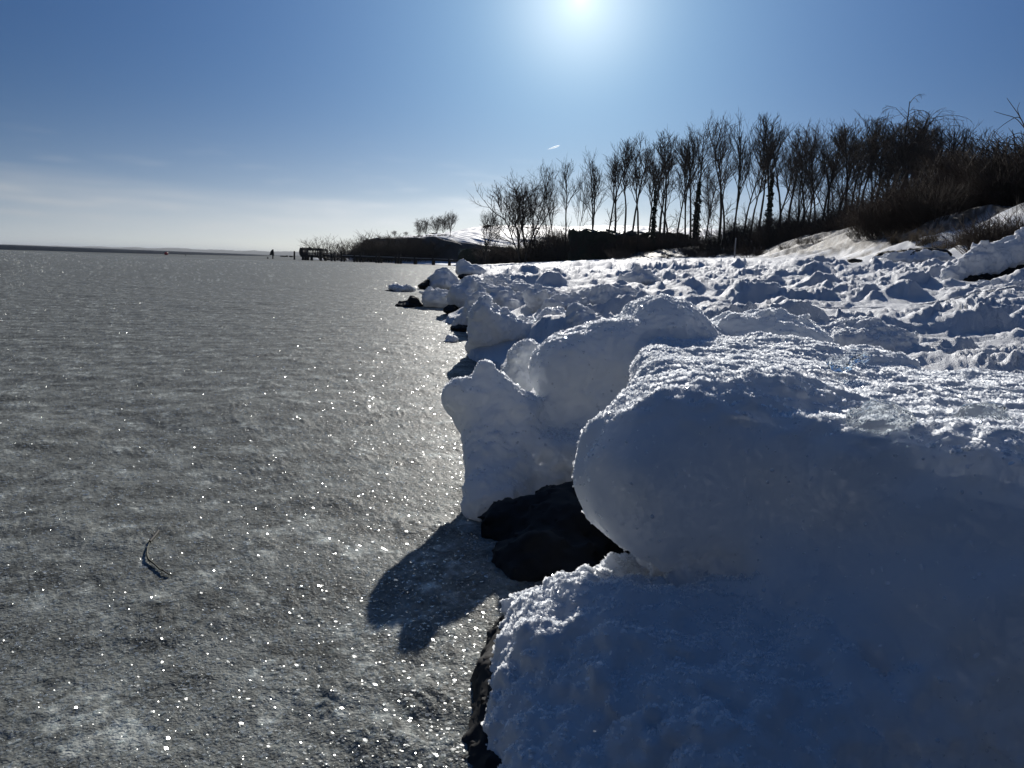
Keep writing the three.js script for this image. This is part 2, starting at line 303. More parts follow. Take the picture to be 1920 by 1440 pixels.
function solid(f, box, cell, fine) {
  const B = 6, nx = Math.ceil((box.max.x - box.min.x) / cell / B) * B + 1, ny = Math.ceil((box.max.y - box.min.y) / cell / B) * B + 1, nz = Math.ceil((box.max.z - box.min.z) / cell / B) * B + 1;
  const F = new Float32Array(nx * ny * nz).fill(1), live = [], half = B * cell * 0.5, reach = half * 1.733 + cell * 3;
  const at = (i, j, k) => (k * ny + j) * nx + i;
  for (let k = 0; k + B < nz; k += B) for (let j = 0; j + B < ny; j += B) for (let i = 0; i + B < nx; i += B) {
    const d = f(box.min.x + i * cell + half, box.min.y + j * cell + half, box.min.z + k * cell + half);
    if (Math.abs(d) < reach * 1.35 + 0.02) { live.push(i, j, k); }
    else if (d < 0) for (let c = 0; c <= B; c++) for (let b = 0; b <= B; b++) F.fill(-1, at(i, j + b, k + c), at(i, j + b, k + c) + B + 1);
  }
  for (let q = 0; q < live.length; q += 3) for (let c = 0; c <= B; c++) for (let b = 0; b <= B; b++) for (let a = 0; a <= B; a++) { const i = live[q] + a, j = live[q + 1] + b, k = live[q + 2] + c; F[at(i, j, k)] = f(box.min.x + i * cell, box.min.y + j * cell, box.min.z + k * cell); }
  const id = new Map(), pos = [], idx = [];
  for (let q = 0; q < live.length; q += 3) for (let c = 0; c < B; c++) for (let b = 0; b < B; b++) for (let a = 0; a < B; a++) {
    const i = live[q] + a, j = live[q + 1] + b, k = live[q + 2] + c;
    let mask = 0; for (let n = 0; n < 8; n++) if (F[at(i + (n & 1), j + ((n >> 1) & 1), k + (n >> 2))] < 0) mask |= 1 << n;
    if (mask === 0 || mask === 255) continue;
    let X = 0, Y = 0, Z = 0, m = 0;
    for (const [p, r] of EDGES) if (((mask >> p) & 1) !== ((mask >> r) & 1)) {
      const u = F[at(i + (p & 1), j + ((p >> 1) & 1), k + (p >> 2))], v = F[at(i + (r & 1), j + ((r >> 1) & 1), k + (r >> 2))], t = u / (u - v);
      X += lerp(p & 1, r & 1, t); Y += lerp((p >> 1) & 1, (r >> 1) & 1, t); Z += lerp(p >> 2, r >> 2, t); m++;
    }
    id.set(at(i, j, k), pos.length / 3);
    pos.push(box.min.x + (i + X / m) * cell, box.min.y + (j + Y / m) * cell, box.min.z + (k + Z / m) * cell);
  }
  const quad = (a, b, c, d, flip) => { if (a === undefined || b === undefined || c === undefined || d === undefined) return; flip ? idx.push(a, b, c, a, c, d) : idx.push(a, c, b, a, d, c); };
  for (const [key] of id) {
    const i = key % nx, j = ((key / nx) | 0) % ny, k = (key / (nx * ny)) | 0, o = F[key] < 0;
    if (F[at(i + 1, j, k)] < 0 !== o) quad(id.get(key), id.get(at(i, j - 1, k)), id.get(at(i, j - 1, k - 1)), id.get(at(i, j, k - 1)), o);
    if (F[at(i, j + 1, k)] < 0 !== o) quad(id.get(key), id.get(at(i, j, k - 1)), id.get(at(i - 1, j, k - 1)), id.get(at(i - 1, j, k)), o);
    if (F[at(i, j, k + 1)] < 0 !== o) quad(id.get(key), id.get(at(i - 1, j, k)), id.get(at(i - 1, j - 1, k)), id.get(at(i, j - 1, k)), o);
  }
  const g = geo(pos, idx);
  if (fine) {
    const p = g.attributes.position, n = g.attributes.normal;
    for (let v = 0; v < p.count; v++) { const x = p.getX(v), y = p.getY(v), z = p.getZ(v), h = fine(x, y, z, n.getX(v), n.getY(v), n.getZ(v)); p.setXYZ(v, x + n.getX(v) * h, y + n.getY(v) * h, z + n.getZ(v) * h); }
    g.computeVertexNormals();
  }
  return g;
}
const EDGES = [[0, 1], [2, 3], [4, 5], [6, 7], [0, 2], [1, 3], [4, 6], [5, 7], [0, 4], [1, 5], [2, 6], [3, 7]];
// loose snow grains lying on a mesh
const grainShape = new THREE.IcosahedronGeometry(1, 0), plateShape = new THREE.CircleGeometry(1, 6);
function grains(name, g, perM2, s0, s1, keep, parent, seed, m = M.grain, shape = grainShape) {
  const r = rng(seed), p = g.attributes.position, ix = g.index.array, list = [], A = V(), B = V(), C = V(), N = V(), q = new THREE.Quaternion(), e = new THREE.Euler();
  for (let t = 0; t < ix.length; t += 3) {
    A.fromBufferAttribute(p, ix[t]); B.fromBufferAttribute(p, ix[t + 1]).sub(A); C.fromBufferAttribute(p, ix[t + 2]).sub(A); N.crossVectors(B, C);
    const area = N.length() / 2; N.normalize();
    let n = area * perM2 * keep(A, N); n = Math.floor(n) + (r() < n % 1 ? 1 : 0);
    for (let k = 0; k < n; k++) {
      let u = r(), v = r(); if (u + v > 1) { u = 1 - u; v = 1 - v; }
      const s = s0 + (s1 - s0) * Math.pow(r(), 2.2), o = s * (r() * 0.9 - 0.25);
      list.push(new THREE.Matrix4().compose(V(A.x + B.x * u + C.x * v + N.x * o, A.y + B.y * u + C.y * v + N.y * o, A.z + B.z * u + C.z * v + N.z * o), q.setFromEuler(e.set(r() * 6.3, r() * 6.3, r() * 6.3)).clone(), V(s * (0.7 + 0.6 * r()), s * (0.7 + 0.6 * r()), s * (0.7 + 0.6 * r()))));
    }
  }
  const im = shade(new THREE.InstancedMesh(shape, m, list.length)); list.forEach((x, k) => im.setMatrixAt(k, x));
  im.name = name; im.userData.kind = 'stuff'; parent.add(im); grainTotal += list.length;
  return im;
}
let grainTotal = 0, triTotal = 0;
const crust = (a, b) => (x, y, z, nx, ny, nz) => a * Math.abs(n3(x * 55, y * 55, z * 55)) + b * n3(x * 150, y * 150, z * 150) + 0.5 * a * n3(x * 24, y * 24, z * 24);
const sunny = (A, N) => 0.012 + smooth(-0.02, 0.3, N.dot(SUN)) * (0.35 + 0.65 * smooth(0, 0.6, N.y));

// a heap of snow, its foot at the origin of its own group
function mound(name, label, adds, cuts, o) {
  const warp = o.warp ?? ((x, y, z) => 0.022 * n3(x * 5, y * 5, z * 5) + 0.010 * n3(x * 13, y * 13, z * 13) + 0.005 * n3(x * 30, y * 30, z * 30));
  const box = boundsOf(adds, 0.04); box.min.y = Math.max(box.min.y, -0.06);
  const floor = (f) => (x, y, z) => Math.max(f(x, y, z), -0.03 - y);
  const g = solid(floor(field(adds, cuts ?? [], o.k ?? 0.06, warp)), box, o.cell, o.fine ?? crust(0.006, 0.0018));
  const c = box.getCenter(V()); c.y = 0; g.translate(-c.x, 0, -c.z);
  const t = thing(name, label, o.category ?? 'snow mound', c, o.group);
  part('snow_body', g, o.material ?? M.nearSnow, t);
  triTotal += g.index.count / 3;
  if (o.grains) {
    const keep = (A, N) => o.keep ? o.keep(A.clone().add(c), N) : sunny(A, N);
    grains('snow_grain', g, o.grains * 0.2, o.s0 ?? 0.0016, o.s1 ?? 0.0036, keep, t, o.seed ?? 5);
    grains('snow_crystal', g, o.grains * 0.95, (o.s0 ?? 0.0014) * 1.25, (o.s1 ?? 0.0034) * 1.25, keep, t, (o.seed ?? 5) + 70, M.plate, plateShape);
    grains('ice_crystal', g, o.grains * 0.25, o.s0 ?? 0.0014, o.s1 ?? 0.0032, keep, t, (o.seed ?? 5) + 50, M.crystal);
  }
  return t;
}
function stone(name, label, adds, o = {}) {
  const box = boundsOf(adds, 0.05); box.min.y = Math.max(box.min.y, -0.1);
  const f = field(adds, [], 0.03, (x, y, z) => (o.calm ?? 1) * (0.022 * n3(x * 6, y * 6, z * 6) + 0.014 * Math.abs(n3(x * 15, y * 15, z * 15))) + 0.005 * n3(x * 40, y * 40, z * 40));
  const g = solid((x, y, z) => Math.max(f(x, y, z), -0.08 - y), box, o.cell ?? 0.012, (x, y, z) => 0.003 * n3(x * 60, y * 60, z * 60));
  const c = box.getCenter(V()); c.y = 0; g.translate(-c.x, 0, -c.z);
  const m = top(shade(new THREE.Mesh(g, M.rock)), name); m.position.copy(c); triTotal += g.index.count / 3;
  return tag(m, label, 'rock', o.group);
}

// 1 the big overhanging heap at the front right
mound('snow_mound', 'big rounded snow drift with a bulging overhang, closest to the viewer', [
  blob(1262, 868, 1.17, 166, 155, 0.15), blob(1262, 915, 1.15, 165, 128, 0.14),
  blob(1400, 890, 1.20, 180, 168, 0.16),
  ledge([[0.20, 1.28], [0.36, 0.98], [0.60, 0.74], [1.25, 0.70], [1.35, 1.45], [1.12, 1.66], [0.86, 1.98], [0.62, 2.55], [0.40, 2.5], [0.27, 1.7]], 0.10, 0.405, 0.075),
  blob(1432, 642, 2.5, 112, 55, 0.22), blob(1400, 690, 2.1, 60, 30, 0.2), blob(1560, 690, 2.0, 120, 30, 0.2, 0.1),
  blob(1745, 1225, 0.95, 262, 235, 0.20, 0, 0, 0.06), blob(2030, 1230, 0.88, 300, 300, 0.22, 0, 0, 0.12),
  // crumbly apron running down to the ice
  blob(1230, 1240, 1.00, 200, 118, 0.17, -0.3, 0, 0.02), blob(1062, 1222, 1.06, 112, 96, 0.14, -0.25, 0, 0.07), blob(990, 1168, 1.15, 56, 50, 0.07, 0, 0, 0.05), blob(1180, 1122, 1.16, 85, 56, 0.07, -0.5, 0, 0.015),
  blob(1400, 1215, 0.99, 160, 104, 0.15, 0, 0, 0.02), blob(1090, 1390, 0.87, 168, 112, 0.16, 0, 0, 0.1), blob(1400, 1410, 0.82, 240, 150, 0.18, 0, 0, 0.12),
], [], { cell: 0.0054, k: 0.07, grains: 120000, s0: 0.0011, s1: 0.0031, seed: 101, keep: sunny,
  warp: (x, y, z) => { const low = 1 - smooth(0.14, 0.26, y), top = smooth(0.36, 0.42, y); return 0.014 * n3(x * 3.6, y * 3.6, z * 3.6) + 0.006 * n3(x * 9, y * 9, z * 9) + low * (0.011 * n3(x * 15, y * 10, z * 13) + 0.007 * n3(x * 34, y * 26, z * 30)) + smooth(0.43, 0.48, y) * (0.014 * n3(x * 9, y * 9, z * 9) + 0.010 * Math.abs(n3(x * 19, y * 19, z * 19))) + top * (0.0045 * n3(x * 26, y * 26, z * 26) + 0.0022 * n3(x * 55, y * 55, z * 55)); },
  fine: (x, y, z, nx, ny, nz) => { const s = 0.16 + 0.6 * (1 - smooth(0.12, 0.22, y)) + 0.8 * smooth(0, 0.4, nx * SUN.x + ny * SUN.y + nz * SUN.z); return Math.min(1, s) * (0.003 * Math.abs(n3(x * 60, y * 60, z * 60)) + 0.001 * n3(x * 160, y * 160, z * 160)); } });
// 3 the two-headed arch
mound('snow_mound', 'snow arch with a knobbly head to the left, leaning over the black rock', [
  limb([915, 945, 1.80], 46, [918, 810, 2.02], 46), limb([915, 800, 2.03], 42, [866, 747, 2.06], 37),
  limb([907, 698, 2.10], 21, [916, 745, 2.09], 42), limb([916, 745, 2.09], 40, [990, 796, 2.07], 54), limb([985, 830, 2.05], 60, [940, 930, 1.87], 52),
  blob(1040, 862, 2.05, 105, 90, 0.14), blob(1110, 805, 2.18, 105, 105, 0.15), blob(990, 925, 1.97, 62, 62, 0.10),
  blob(1180, 682, 2.30, 182, 82, 0.20, 0.06), blob(1245, 635, 2.40, 92, 74, 0.20), blob(1085, 688, 2.25, 78, 55, 0.15, 0.15), blob(1036, 708, 2.2, 40, 50, 0.09),
  blob(1310, 690, 2.45, 90, 70, 0.2), blob(1160, 760, 2.35, 140, 90, 0.18),
], [blob(1078, 782, 1.95, 78, 46, 0.15, 0.12, 0, 0.025), blob(966, 690, 2.15, 14, 42, 0.3, 0.5, 0, 0.015)], { cell: 0.006, k: 0.045, grains: 55000, seed: 103, s0: 0.0016, s1: 0.004,
  warp: (x, y, z) => 0.009 * n3(x * 5, y * 5, z * 5) + 0.005 * n3(x * 14, y * 14, z * 14) + 0.003 * n3(x * 32, y * 32, z * 32),
  fine: (x, y, z, nx, ny, nz) => (0.2 + 0.8 * smooth(0, 0.4, nx * SUN.x + ny * SUN.y + nz * SUN.z)) * (0.006 * Math.abs(n3(x * 55, y * 55, z * 55)) + 0.002 * n3(x * 150, y * 150, z * 150)) });
// rocks below
stone('rock', 'wet black rock in the hollow under the snow arch, front lobe added in place of shadow', [blob(1045, 1010, 1.66, 120, 95, 0.16), blob(1130, 1030, 1.62, 80, 90, 0.14), blob(960, 985, 1.70, 60, 50, 0.10), blob(1040, 1058, 1.47, 105, 52, 0.12), blob(1150, 968, 1.85, 105, 82, 0.18)]);  // front lobe added: its black stands in for shadow on the ice
stone('rock', 'dark wet rock showing along the foot of the big snow drift, with added lobes unseen inside the snow', [blob(985, 1310, 0.99, 92, 88, 0.14), blob(945, 1430, 0.87, 84, 66, 0.12), blob(970, 1205, 1.12, 60, 42, 0.08), blob(1330, 1340, 0.99, 300, 60, 0.12), blob(1790, 1040, 1.26, 230, 80, 0.18), blob(1680, 1190, 1.12, 220, 90, 0.14), blob(2060, 1120, 1.16, 200, 110, 0.18)], { cell: 0.01, calm: 0.3 });  // right-hand lobes sit unseen inside the drift, added to soak up its inner light

// 4.. heaps and rocks along the water's edge, near to far
function heap(label, d, adds, cuts, o = {}) { return mound(o.name ?? 'snow_heap', label, adds, cuts, { cell: Math.max(0.0068, d * 0.0022), k: o.k ?? 0.012 * d + 0.02, category: 'snow heap', group: 'snow heaps along the shore', fine: d < 6 ? crust(0.008, 0.0025) : crust(0.014, 0), material: d > 3.2 && d !== 10.2 ? M.heapSnow : M.nearSnow, ...o,
  warp: (x, y, z) => { const q = Math.min(1, d / 8); return (0.02 + 0.03 * q) * n3(x * 4, y * 4, z * 4) + (0.011 + 0.012 * q) * n3(x * 11, y * 11, z * 11) + 0.005 * n3(x * 30, y * 30, z * 30); } }); }
heap('small blue-shaded snow fin standing in the notch behind the snow arch', 2.9, [blob(972, 705, 2.9, 24, 52, 0.07), blob(985, 665, 2.9, 14, 24, 0.05)], [], { grains: 24000, seed: 104, s1: 0.004 });
heap('steep-sided snow wedge with a square left corner at the ice edge', 4.9, [blob(925, 612, 4.95, 38, 40, 0.18), blob(905, 590, 4.95, 18, 20, 0.12), blob(985, 632, 5.0, 78, 30, 0.25), blob(1042, 608, 5.05, 26, 28, 0.16), limb([885, 652, 4.95], 12, [925, 640, 5.0], 26)], [], { grains: 9000, seed: 105, s0: 0.003, s1: 0.006 });
heap('knobbly snow lump leaning on the right end of the square-cornered wedge', 4.6, [blob(1078, 605, 4.6, 25, 25, 0.14), blob(1100, 618, 4.5, 26, 22, 0.14)], []);
heap('pointed snow heap on a flat dark stone, second past the arch', 7, [blob(893, 588, 7.0, 24, 30, 0.22), blob(903, 562, 7.1, 13, 15, 0.14), limb([858, 612, 7.0], 7, [890, 596, 7.0], 20)], []);
heap('crumbly snow crest behind the pointed snow heap', 8.4, [blob(930, 560, 8.2, 26, 20, 0.3), blob(915, 545, 8.6, 14, 13, 0.25), blob(958, 572, 8.0, 24, 16, 0.3)], []);
heap('smooth snow slope ending in a dark stone tip at the ice', 9, [blob(868, 562, 9, 20, 25, 0.3), blob(885, 540, 9.2, 16, 16, 0.3), limb([845, 580, 9], 8, [870, 560, 9], 20)], []);
heap('pale translucent snow saddle beside the triangular black rock', 10.2, [blob(836, 564, 10.2, 36, 12, 0.25), blob(808, 555, 10.3, 11, 13, 0.16), blob(862, 556, 10.4, 16, 12, 0.25)], []);
heap('long snow ridge across the beach behind the smooth slope', 9.5, [blob(945, 542, 9.6, 40, 12, 0.4), blob(935, 530, 9.8, 20, 9, 0.3), blob(985, 548, 9.4, 24, 11, 0.35)], []);
heap('triangular snow peak rising from the ice edge farther off', 17, [blob(834, 534, 17, 30, 14, 0.6), blob(829, 520, 17, 11, 14, 0.4), limb([806, 545, 16.8], 5, [832, 528, 17], 12)], []);
heap('low snow lump right of the triangular snow peak', 15, [blob(868, 537, 15, 15, 10, 0.4), blob(883, 542, 15, 12, 8, 0.4)], []);
heap('big tilted snow-topped block, farthest along the shoreline', 27, [limb([867, 497, 27], 8, [912, 514, 27], 6), blob(882, 510, 27, 24, 11, 0.7), limb([863, 493, 27], 4, [868, 505, 27], 9)], [], { k: 0.2 });
heap('long flat snow block in the middle of the beach lumps', 7.2, [blob(1035, 564, 7.2, 40, 17, 0.3), blob(1010, 560, 7.3, 20, 14, 0.25)], []);
heap('large smooth snow block with a dark gap beneath, behind the arch', 6.2, [blob(1150, 568, 6.2, 52, 26, 0.35), blob(1100, 574, 6.25, 36, 18, 0.25), blob(1050, 576, 6.3, 26, 13, 0.2)], [blob(1120, 600, 6.0, 30, 10, 0.2)]);
heap('cone-shaped snow lump alone on the mid beach', 12, [blob(1197, 524, 12, 34, 11, 0.4), limb([1198, 522, 12], 15, [1195, 500, 12], 4)], []);
heap('broad blue-shaded snow swell just past the big mound', 3.7, [blob(1600, 640, 3.7, 72, 30, 0.3), blob(1660, 655, 3.6, 50, 28, 0.25)], [], { grains: 9000, seed: 107, s0: 0.0025, s1: 0.005 });
heap('long snow bank overhanging a dark hollow at the upper beach', 8, [limb([1785, 516, 8.0], 17, [1850, 490, 8.1], 27), limb([1850, 490, 8.1], 27, [1935, 470, 8.3], 34), limb([1935, 470, 8.3], 34, [2080, 450, 8.5], 40)], [], { k: 0.08 });
heap('rounded snow lump in front of the dark hollow', 7, [blob(1885, 551, 7, 50, 17, 0.3), blob(1840, 556, 6.9, 26, 10, 0.25)], []);
heap('small lump of snow lying loose on the ice', 5.8, [blob(841, 641, 5.8, 12, 5, 0.05)], [], { name: 'snow_lump' });
heap('snow cap on the flat stone out on the ice', 15, [blob(746, 541, 15, 14, 6, 0.2), blob(762, 546, 15, 14, 4, 0.2)], [], { name: 'snow_lump' });
stone('rock', 'flat dark stone poking out of the ice away from shore', [blob(748, 547, 15, 27, 4, 0.3)], { cell: 0.02 });
stone('rock', 'triangular black rock on the ice beside the pale snow saddle', [blob(768, 573, 10.2, 25, 9, 0.3), blob(777, 564, 10.2, 10, 10, 0.2)], { cell: 0.016 });
stone('rock', 'dark stone tip at the foot of the smooth snow slope', [blob(850, 582, 8.9, 17, 9, 0.25)], { cell: 0.016 });
stone('rock', 'flat dark stone under the pointed snow heap', [blob(868, 615, 6.85, 26, 6, 0.2)], { cell: 0.014 });
stone('rock', 'jagged dark stone left of the triangular snow peak', [blob(797, 536, 16.8, 12, 8, 0.4), blob(803, 530, 16.9, 6, 7, 0.3)], { cell: 0.026 });
stone('rock', 'dark base of the tilted snow-topped block', [blob(875, 519, 26.6, 17, 6, 0.5)], { cell: 0.04 });
stone('rock', 'dark stone in the gap under the large smooth block', [blob(1118, 600, 6.05, 28, 8, 0.15)], { cell: 0.012 });
stone('rock', 'dark boulder inside the hollow under the snow bank', [blob(1825, 525, 8.1, 42, 17, 0.2), blob(1885, 512, 8.25, 55, 18, 0.25)], { cell: 0.014 });
heap('snow lying against the front of the low dark boulder', 14, [blob(1706, 487, 13.7, 54, 9, 0.4), blob(1745, 485, 13.7, 26, 8, 0.4)], [], { name: 'snow_lump' });
stone('boulder', 'low dark boulder half buried in smooth snow below the bluff', [blob(1712, 483, 14, 60, 12, 0.5), blob(1735, 478, 14, 36, 12, 0.5)], { cell: 0.024 });
stone('rock', 'small dark stone in the snow left of the low boulder', [blob(1604, 489, 14, 13, 4, 0.15)], { cell: 0.02 });
// clear lumps of ice on the big mound
function iceLump(label, px, py, d, r, seed) {
  const g = new THREE.IcosahedronGeometry(r, 3), p = g.attributes.position;
  for (let i = 0; i < p.count; i++) { const x = p.getX(i) / r, y = p.getY(i) / r, z = p.getZ(i) / r, k = 1 + 0.16 * n3(x * 1.4 + seed, y * 1.4, z * 1.4) + 0.07 * n3(x * 4, y * 4 + seed, z * 4); p.setXYZ(i, p.getX(i) * k * 1.15, p.getY(i) * k * 0.8, p.getZ(i) * k); }
  g.computeVertexNormals();
  const m = top(shade(new THREE.Mesh(g, M.clearIce)), 'ice_lump'); m.position.copy(G(px, py, d)); return tag(m, label, 'ice lump', 'clear ice lumps on the snow');
}
iceLump('largest clear ice lump, on the front edge of the big mound', 1650, 792, 0.418, 0.034, 1);
iceLump('clear ice lump on the mound edge, nearest the right border', 1842, 785, 0.42, 0.03, 5);
iceLump('small clear ice lump on the far side of the mound top', 1608, 668, 0.43, 0.022, 9);
iceLump('clear ice lump half sunk behind the large one', 1575, 682, 0.43, 0.022, 14);
//@@NEAR1
//@@FAR0
// ───────────────────────── bare trees and shrubs ─────────────────────────
class Sticks {
  constructor() { this.p = []; this.i = []; this.n = []; }
  tube(pts, rad, sides) {
    const base = this.p.length / 3, T = V(), U = V(), W = V();
    for (let k = 0; k < pts.length; k++) {
      T.subVectors(pts[Math.min(k + 1, pts.length - 1)], pts[Math.max(k - 1, 0)]).normalize();
      U.set(Math.abs(T.y) > 0.9 ? 1 : 0, Math.abs(T.y) > 0.9 ? 0 : 1, 0).cross(T).normalize(); W.crossVectors(T, U);
      for (let s = 0; s < sides; s++) {
        const a = (s / sides) * 2 * Math.PI, c = Math.cos(a), q = Math.sin(a), nx = U.x * c + W.x * q, ny = U.y * c + W.y * q, nz = U.z * c + W.z * q;
        this.p.push(pts[k].x + nx * rad[k], pts[k].y + ny * rad[k], pts[k].z + nz * rad[k]); this.n.push(nx, ny, nz);
        if (k) { const a0 = base + (k - 1) * sides + s, a1 = base + (k - 1) * sides + (s + 1) % sides; this.i.push(a0, a1, a1 + sides, a0, a1 + sides, a0 + sides); }
      }
    }
  }
  build() { const g = new THREE.BufferGeometry(); g.setAttribute('position', new THREE.BufferAttribute(new Float32Array(this.p), 3)); g.setAttribute('normal', new THREE.BufferAttribute(new Float32Array(this.n), 3)); g.setIndex(new THREE.BufferAttribute(new Uint32Array(this.i), 1)); return g; }
}
// one branch: wanders, bends up (lift > 0) or down; returns its points and radii
function twist(r, from, dir, len, seg, r0, r1, wander, lift) {
  const pts = [from.clone()], rad = [r0], d = dir.clone().normalize(), p = from.clone();
  for (let k = 1; k <= seg; k++) { d.x += (r() - 0.5) * wander; d.y += (r() - 0.5) * wander + lift / seg; d.z += (r() - 0.5) * wander; d.normalize(); p.addScaledVector(d, len / seg); pts.push(p.clone()); rad.push(lerp(r0, r1, k / seg)); }
  return [pts, rad, d.clone()];
}
function sideways(r, d, angle) { const a = V(r() - 0.5, r() - 0.5, r() - 0.5).cross(d).normalize(); return d.clone().applyAxisAngle(a, angle); }
// shapes stand 10 m tall: o.clear = bare stem, o.forks, o.spread = angle of limbs, o.droop
function bareTree(seed, o) {
  const r = rng(seed), trunk = new Sticks(), crown = new Sticks(), R = o.radius ?? 0.12;
  const twigs = (pts, dir, level, len) => {
    const n = level === 1 ? o.n1 ?? 6 : level === 2 ? 5 : level === 3 ? 4 : 3;
    for (let k = 0; k < n; k++) {
      const f = level === 1 ? lerp(o.start ?? 0.1, 1, (k + r()) / n) : lerp(0.2, 1, (k + r()) / n), i = Math.min(pts.length - 2, Math.floor(f * (pts.length - 1))), at = pts[i].clone().lerp(pts[i + 1], f * (pts.length - 1) - i), d0 = pts[i + 1].clone().sub(pts[i]).normalize();
      const L = len * (level === 1 ? lerp(0.62, 0.3, f) : 0.55) * (0.6 + 0.6 * r()), dd = sideways(r, d0, (o.spread ?? 0.6) * (0.6 + 0.7 * r())); if (level < 3) dd.y += 0.15;
      const ra = (o.thick ?? 1) * (level === 1 ? 0.04 : level === 2 ? 0.022 : level === 3 ? 0.013 : 0.0095), [q, w, e] = twist(r, at, dd, L, level === 1 ? 5 : level === 2 ? 3 : level === 3 ? 2 : 1, ra, ra * 0.5, 0.42, level > 1 ? o.droop ?? 0.28 : o.lift ?? 0.4);
      crown.tube(q, w, level === 1 ? 4 : 3);
      if (level < 4) twigs(q, e, level + 1, L);
    }
  };
  const clear = o.clear ?? 4, [p0, w0, d0] = twist(r, V(0, -0.4, 0), V(o.tilt ?? 0, 1, (r() - 0.5) * 0.06), clear + 0.4, 6, R, R * 0.72, 0.1, 0);
  trunk.tube(p0, w0, 7);
  const forks = o.forks ?? 2;
  for (let k = 0; k < forks; k++) {
    const a = (k / forks) * 6.28 + r() * 2, s = forks === 1 ? 0.03 : (o.fork ?? 0.22) * (0.6 + 0.8 * r()), d = d0.clone().add(V(Math.cos(a) * s, 0, Math.sin(a) * s * 0.7)), len = (10 - clear) * (k ? 0.75 + 0.22 * r() : 1);
    const [p1, w1, e1] = twist(r, p0[p0.length - 1], d, len, 9, R * 0.7 * (k ? 0.8 : 1), 0.022, 0.16, 0.12);
    trunk.tube(p1, w1, 6);
    twigs(p1, e1, 1, len);
  }
  if (o.low) for (let k = 0; k < o.low; k++) { const f = 0.35 + 0.6 * r(), at = p0[Math.floor(f * 6)], [q, w, e] = twist(r, at, V(r() - 0.5, 0.25, r() - 0.5), 1 + 1.5 * r(), 4, 0.035, 0.015, 0.4, 0.3); crown.tube(q, w, 3); twigs(q, e, 3, 1.2); }
  const out = { trunk: trunk.build(), crown: crown.build() }; out.crown.computeBoundingBox(); out.tall = out.crown.boundingBox.max.y; return out;
}
function leafCloud(seed, n, put, size) {
  const r = rng(seed), p = [], ix = [];
  for (let k = 0; k < n; k++) { const c = put(r), a = V(r() - 0.5, r() - 0.5, r() - 0.5).normalize(), b = V(r() - 0.5, r() - 0.5, r() - 0.5).cross(a).normalize(), s = size * (0.6 + 0.8 * r()), m = p.length / 3; p.push(c.x - a.x * s, c.y - a.y * s, c.z - a.z * s, c.x + b.x * s * 0.7, c.y + b.y * s * 0.7, c.z + b.z * s * 0.7, c.x + a.x * s, c.y + a.y * s, c.z + a.z * s, c.x - b.x * s * 0.7, c.y - b.y * s * 0.7, c.z - b.z * s * 0.7); ix.push(m, m + 1, m + 2, m, m + 2, m + 3); }
  return geo(p, ix);
}
const SHAPES = [
  bareTree(201, { clear: 4.2, forks: 1, spread: 0.5, n1: 13, start: 0.12 }), bareTree(202, { clear: 5.0, forks: 2, spread: 0.5, fork: 0.13 }), bareTree(203, { clear: 4.6, forks: 1, spread: 0.42, n1: 15, radius: 0.11 }),
  bareTree(204, { clear: 3.6, forks: 2, spread: 0.55, fork: 0.1, n1: 8, low: 3 }), bareTree(205, { clear: 5.6, forks: 2, spread: 0.48, fork: 0.12, low: 5, radius: 0.1 }), bareTree(206, { clear: 3.2, forks: 1, spread: 0.62, n1: 14, low: 6, tilt: 0.05 }),
  bareTree(207, { clear: 1.6, forks: 4, spread: 0.75, fork: 0.5, radius: 0.17, n1: 8 }),       // 6 broad
  bareTree(208, { clear: 2.4, forks: 3, spread: 0.6, fork: 0.22, droop: -1.1, n1: 11 }),        // 7 weeping
  bareTree(209, { clear: 1.2, forks: 3, spread: 0.85, fork: 0.55, radius: 0.11, n1: 7 }),       // 8 small and crooked
  bareTree(210, { clear: 1.0, forks: 3, spread: 0.6, fork: 0.16, droop: -0.3, n1: 11, thick: 1.9 }), // 9 and 10: dense crowns
  bareTree(211, { clear: 1.8, forks: 3, spread: 0.7, fork: 0.28, n1: 10, thick: 1.7, radius: 0.17 }),
  bareTree(212, { clear: 4.4, forks: 1, spread: 0.55, n1: 12, low: 4, radius: 0.14 }), bareTree(213, { clear: 3.0, forks: 2, spread: 0.45, fork: 0.16, n1: 9, radius: 0.13, tilt: -0.04 }),
];
const ivyShape = leafCloud(301, 1500, (r) => { const y = 6.2 * Math.pow(r(), 1.35), a = r() * 6.3, q = (0.1 + 0.3 * Math.max(0, 1 - y / 6.2)) * (0.35 + 0.8 * Math.abs(n2(y * 0.9, 3) + 0.6 * n2(y * 2.3, Math.cos(a)))) * Math.sqrt(r()) + 0.05; return V(Math.cos(a) * q, y, Math.sin(a) * q); }, 0.1);
const nestShape = leafCloud(302, 500, (r) => { const v = V(r() - 0.5, r() - 0.5, r() - 0.5).normalize().multiplyScalar(Math.pow(r(), 0.6)); return V(v.x * 0.8 + 0.35, v.y * 1.3 + 4.2, v.z * 0.8); }, 0.11);
const footAt = (px, d, py = 470) => { const x = P(px, py, d).x; return V(x, land(x, d), -d); };
function tree(shape, label, px, pyTop, d, turn, o = {}) {
  const f = footAt(px, d), h = P(px, pyTop, d).y - f.y, t = thing(o.name ?? 'bare_tree', label, 'tree', f, o.group ?? 'bare trees on the bluff'), s = 1.05 * h / SHAPES[shape].tall;
  part('trunk', SHAPES[shape].trunk, M.bark, t); part('crown', SHAPES[shape].crown, M.twig, t);
  if (o.ivy) part('ivy', ivyShape, M.ivy, t);
  if (o.nest) part('ivy', nestShape, M.ivy, t);
  t.scale.set(s * (o.wide ?? 1), s, s * (o.wide ?? 1)); t.rotation.y = turn; if (o.lean) t.rotation.z = -o.lean;
  return t;
}
